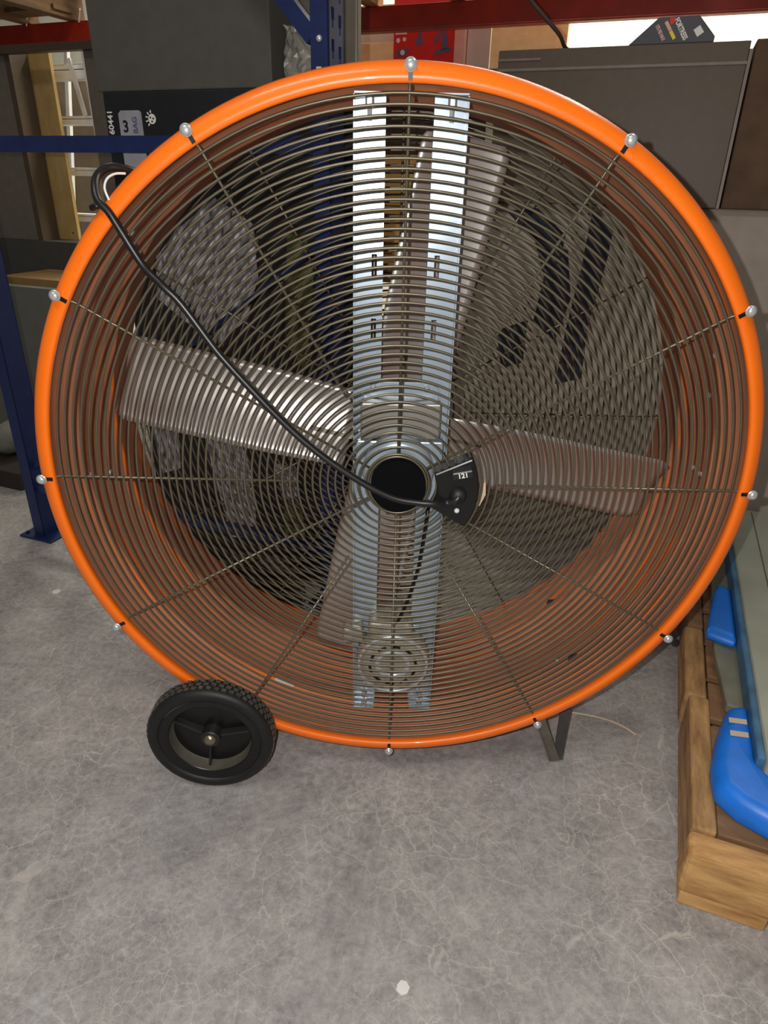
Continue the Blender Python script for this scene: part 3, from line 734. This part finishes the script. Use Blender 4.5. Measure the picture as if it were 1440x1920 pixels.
ld = gplace(empty('step_ladder', (0, 0, 0)), O); tag(ld, 'aluminium step ladder seen through the window of the grey crate', 'ladder')
for z, h in ((1.500, .055), (1.300, .036), (1.085, .036), (.880, .035), (.66, .035), (.42, .035), (.2, .035)):
    MB().box(-2.80, -2.234, 1.93, 2.0, z-h, z-h*.35).box(-2.80, -2.234, 1.925, 2.0, z-h*.3, z).build('tread', M_alu, ld, off=O, bevel=.003)
MB().bar((-2.222, 1.93, 1.56), (-2.215, 1.98, .0), (.022, 0, 0), (0, .06, 0)).build('side_rail', M_alu, ld, off=O)
MB().bar((-2.806, 1.93, 1.56), (-2.82, 1.98, .0), (.022, 0, 0), (0, .06, 0)).build('side_rail', M_alu, ld, off=O)
MB().bar((-2.306, 1.90, 1.520), (-2.268, 1.91, 1.30), (.020, 0, .004), (0, .008, 0)).build('spreader_bar', M_alu, ld, off=O)
MB().bar((-2.59, 2.2, 1.60), (-2.95, 2.28, .0), (.022, 0, 0), (0, .02, 0)).build('rear_rail', M_alu, ld, off=O)
gbox('beige_carton', mat('beige_carton_board', (170, 152, 126), .8, 0, .06, 20), -3.6, -2.25, 2.9, 3.2, 0, 1.66, 'tall beige carton standing behind the aluminium ladder')
gbox('kraft_box', M_kraft, -2.33, -1.98, 1.32, 1.60, 0, .655, 'kraft brown box left of the fan below the grey crate')
# on the floor at the far left
O = (-1.86, .80, 0)
blk = gplace(MB().box(-1.98, -1.72, .70, 1.0, 0, .07).build('low_crate', M_rootblk, off=O, bevel=.004), O); tag(blk, 'low black-brown crate on the floor at the left edge', 'crate')
O = (-1.87, .86, .07)
sk = gplace(MB().lathe_y([(0, -.11), (.03, -.105), (.055, -.07), (.065, 0), (.055, .07), (.03, .105), (0, .11)], (-1.90, .88, .1345), 24).build('grey_sack', mat('grey_sack_cloth', (112, 110, 104), .9, 0, .15, 30), off=O, smooth=True), O)
tag(sk, 'rounded grey bundle on the low crate at the left edge', 'bundle')
gbox('grey_green_board', mat('grey_green_board_paint', (104, 104, 96), .8, 0, .06, 20), -2.9, -1.86, 1.20, 1.24, 0, .64, 'grey-green board standing on the floor at the left edge behind the crate', 'board')

# ================================================================ PALLET AT THE RIGHT
O = (.95, .40, 0)
pt = gplace(empty('floor_pallet', (0, 0, 0)), O); tag(pt, 'worn tan wooden pallet on the floor at the right edge of the photo', 'pallet')
def pb_(nm, x0, x1, y0, y1, z0, z1, m, bev=.004): return MB().box(x0, x1, y0, y1, z0, z1).build(nm, m, pt, off=O, bevel=bev, seg=3)
pb_('front_rail', .532, 1.45, -.086, -.040, .030, .128, M_palletf, .010)
pb_('front_block', .538, .668, -.082, -.000, 0, .0295, M_palletf, .004)
pb_('side_rail', .536, .574, -.0395, .30, .020, .132, M_pallet, .006)
pb_('side_rail', .530, .572, .305, .56, .045, .128, M_pallet, .008)
pb_('side_rail', .538, .572, .565, 1.12, .030, .130, M_palletd, .005)
pb_('side_block', .540, .60, .02, .14, 0, .020, M_pallet, .003)
pb_('side_block', .545, .60, .42, .56, 0, .045, M_palletd, .003)
pb_('side_block', .545, .60, 1.0, 1.12, 0, .030, M_palletd, .003)
for k, y in enumerate((-.038, .115, .25, .385, .52, .66, .80, .94)):
    pb_('deck_board', .5745, 1.45, y, y+(.145 if k == 0 else .115), .108, .130 if k == 0 else .124, M_palletd, .003)
for x in (.98, 1.41): pb_('centre_rail', x, x+.04, -.0395, 1.12, .020, .1075, M_pallet, .004)
for k, (x, y) in enumerate(((.600, .045), (.634, .055), (.668, .02))):
    MB().lathe_y([(0, -.0008), (.0035, -.0008), (.0035, 0)], (0, 0, 0), 10).build('nail_head', M_dark, pt).matrix_local = Matrix.Translation((x-O[0], y-O[1], .1305)) @ Matrix.Rotation(-PI/2, 4, 'X')

O = (1.0, .6, .13)
sb = gplace(empty('plastic_tray', (0, 0, 0)), O); tag(sb, 'flat grey-green plastic slab lying on the pallet at the right', 'slab')
MB().box(.640, 1.42, .075, 1.14, .158, .205).build('slab_body', M_slab, sb, off=O, bevel=.006)
MB().box(.628, .642, .09, 1.13, .152, .196).build('blue_edge', M_bluef, sb, off=O, bevel=.004)
for x in (.70, .84): MB().box(x, x+.003, .09, 1.12, .2045, .2062).build('seam', M_trim, sb, off=O)
O = (1.0, .7, .13)
o = gplace(MB().prism_z([(.600, .27), (.585, .45), (.590, .72), (.600, 1.10), (1.3, 1.10), (1.3, .25), (.66, .26)], .1305, .1515).build('plastic_sheet', M_sheet, off=O, bevel=.004), O)
tag(o, 'dull grey plastic sheet under the slab showing between the two blue wraps', 'sheet')
def bluewrap(pg, z0, z1, label, nm='blue_wrap'):
    cx = sum(p[0] for p in pg)/len(pg); cy = sum(p[1] for p in pg)/len(pg); O = (cx, cy, z0)
    e = gplace(empty(nm, (0, 0, 0)), O); tag(e, label, 'wrap', 'blue plastic wraps on the pallet')
    # domed prism
    n = len(pg); vs = [(x, y, z0) for x, y in pg]+[(x, y, z0+(z1-z0)*.6) for x, y in pg]+[(cx+(x-cx)*.86, cy+(y-cy)*.86, z1) for x, y in pg]
    fs = [tuple(range(n)), tuple(range(2*n, 3*n))]+[(r*n+i, r*n+(i+1) % n, (r+1)*n+(i+1) % n, (r+1)*n+i) for r in (0, 1) for i in range(n)]
    MB().add(vs, fs).build('wrap_body', M_blue, e, off=O, bevel=.012, seg=5, smooth=True)
    return e, O
e1, O1 = bluewrap([(.566, .480), (.626, .462), (.627, .60), (.627, .70), (.600, .712), (.588, .66)], .152, .178, 'smaller blue plastic wrap on the pallet edge, farther from the camera')
e2, O2 = bluewrap([(.596, .245), (.626, .262), (.628, .10), (.66, .058), (.80, .040), (.80, -.035), (.655, -.030), (.600, -.008), (.567, .022), (.563, .075), (.575, .16)], .1305, .180, 'larger blue plastic wrap with two tan tape strips at the near pallet corner')
for y in (.150, .185): MB().bar((.592, y, .1815), (.622, y+.006, .1815), (0, .013, 0), (0, 0, .0012)).build('tape_strip', M_tan, e2, off=O2)
MB().lathe_y([(0, -.001), (.022, -.001), (.022, 0)], (0, 0, 0), 20).build('pale_blue_patch', mat('pale_blue_print', (90, 178, 236), .5), e2).matrix_local = Matrix.Translation((.668-O2[0], .012-O2[1], .1812-O2[2])) @ Matrix.Rotation(-PI/2, 4, 'X')

# small litter on the floor
for (x, y, r, lab) in ((.022, -.408, .0085, 'white paint chip on the floor near the bottom of the photo'), (-.932, .607, .011, 'tiny pale chip on the floor left of the fan')):
    n = 7; pg = [(x+r*(1+.3*random.random())*math.cos(2*PI*k/n), y+r*(1+.3*random.random())*math.sin(2*PI*k/n)) for k in range(n)]
    o = MB().prism_z(pg, .0003, .0018).build('paint_chip', M_white, off=(x, y, 0)); o.location = (x, y, 0); tag(o, lab, 'chip')
pp = [Vector((.396, .169, .0022)), Vector((.439, .161, .0022)), Vector((.482, .146, .0022)), Vector((.511, .126, .0022)), Vector((.529, .103, .0022))]
o = MB().tube(cat(pp), .0022, 6).build('string', M_tan, off=(.47, .14, 0)); o.location = (.47, .14, 0); tag(o, 'thin curved pale string on the floor right of the fan leg', 'string')
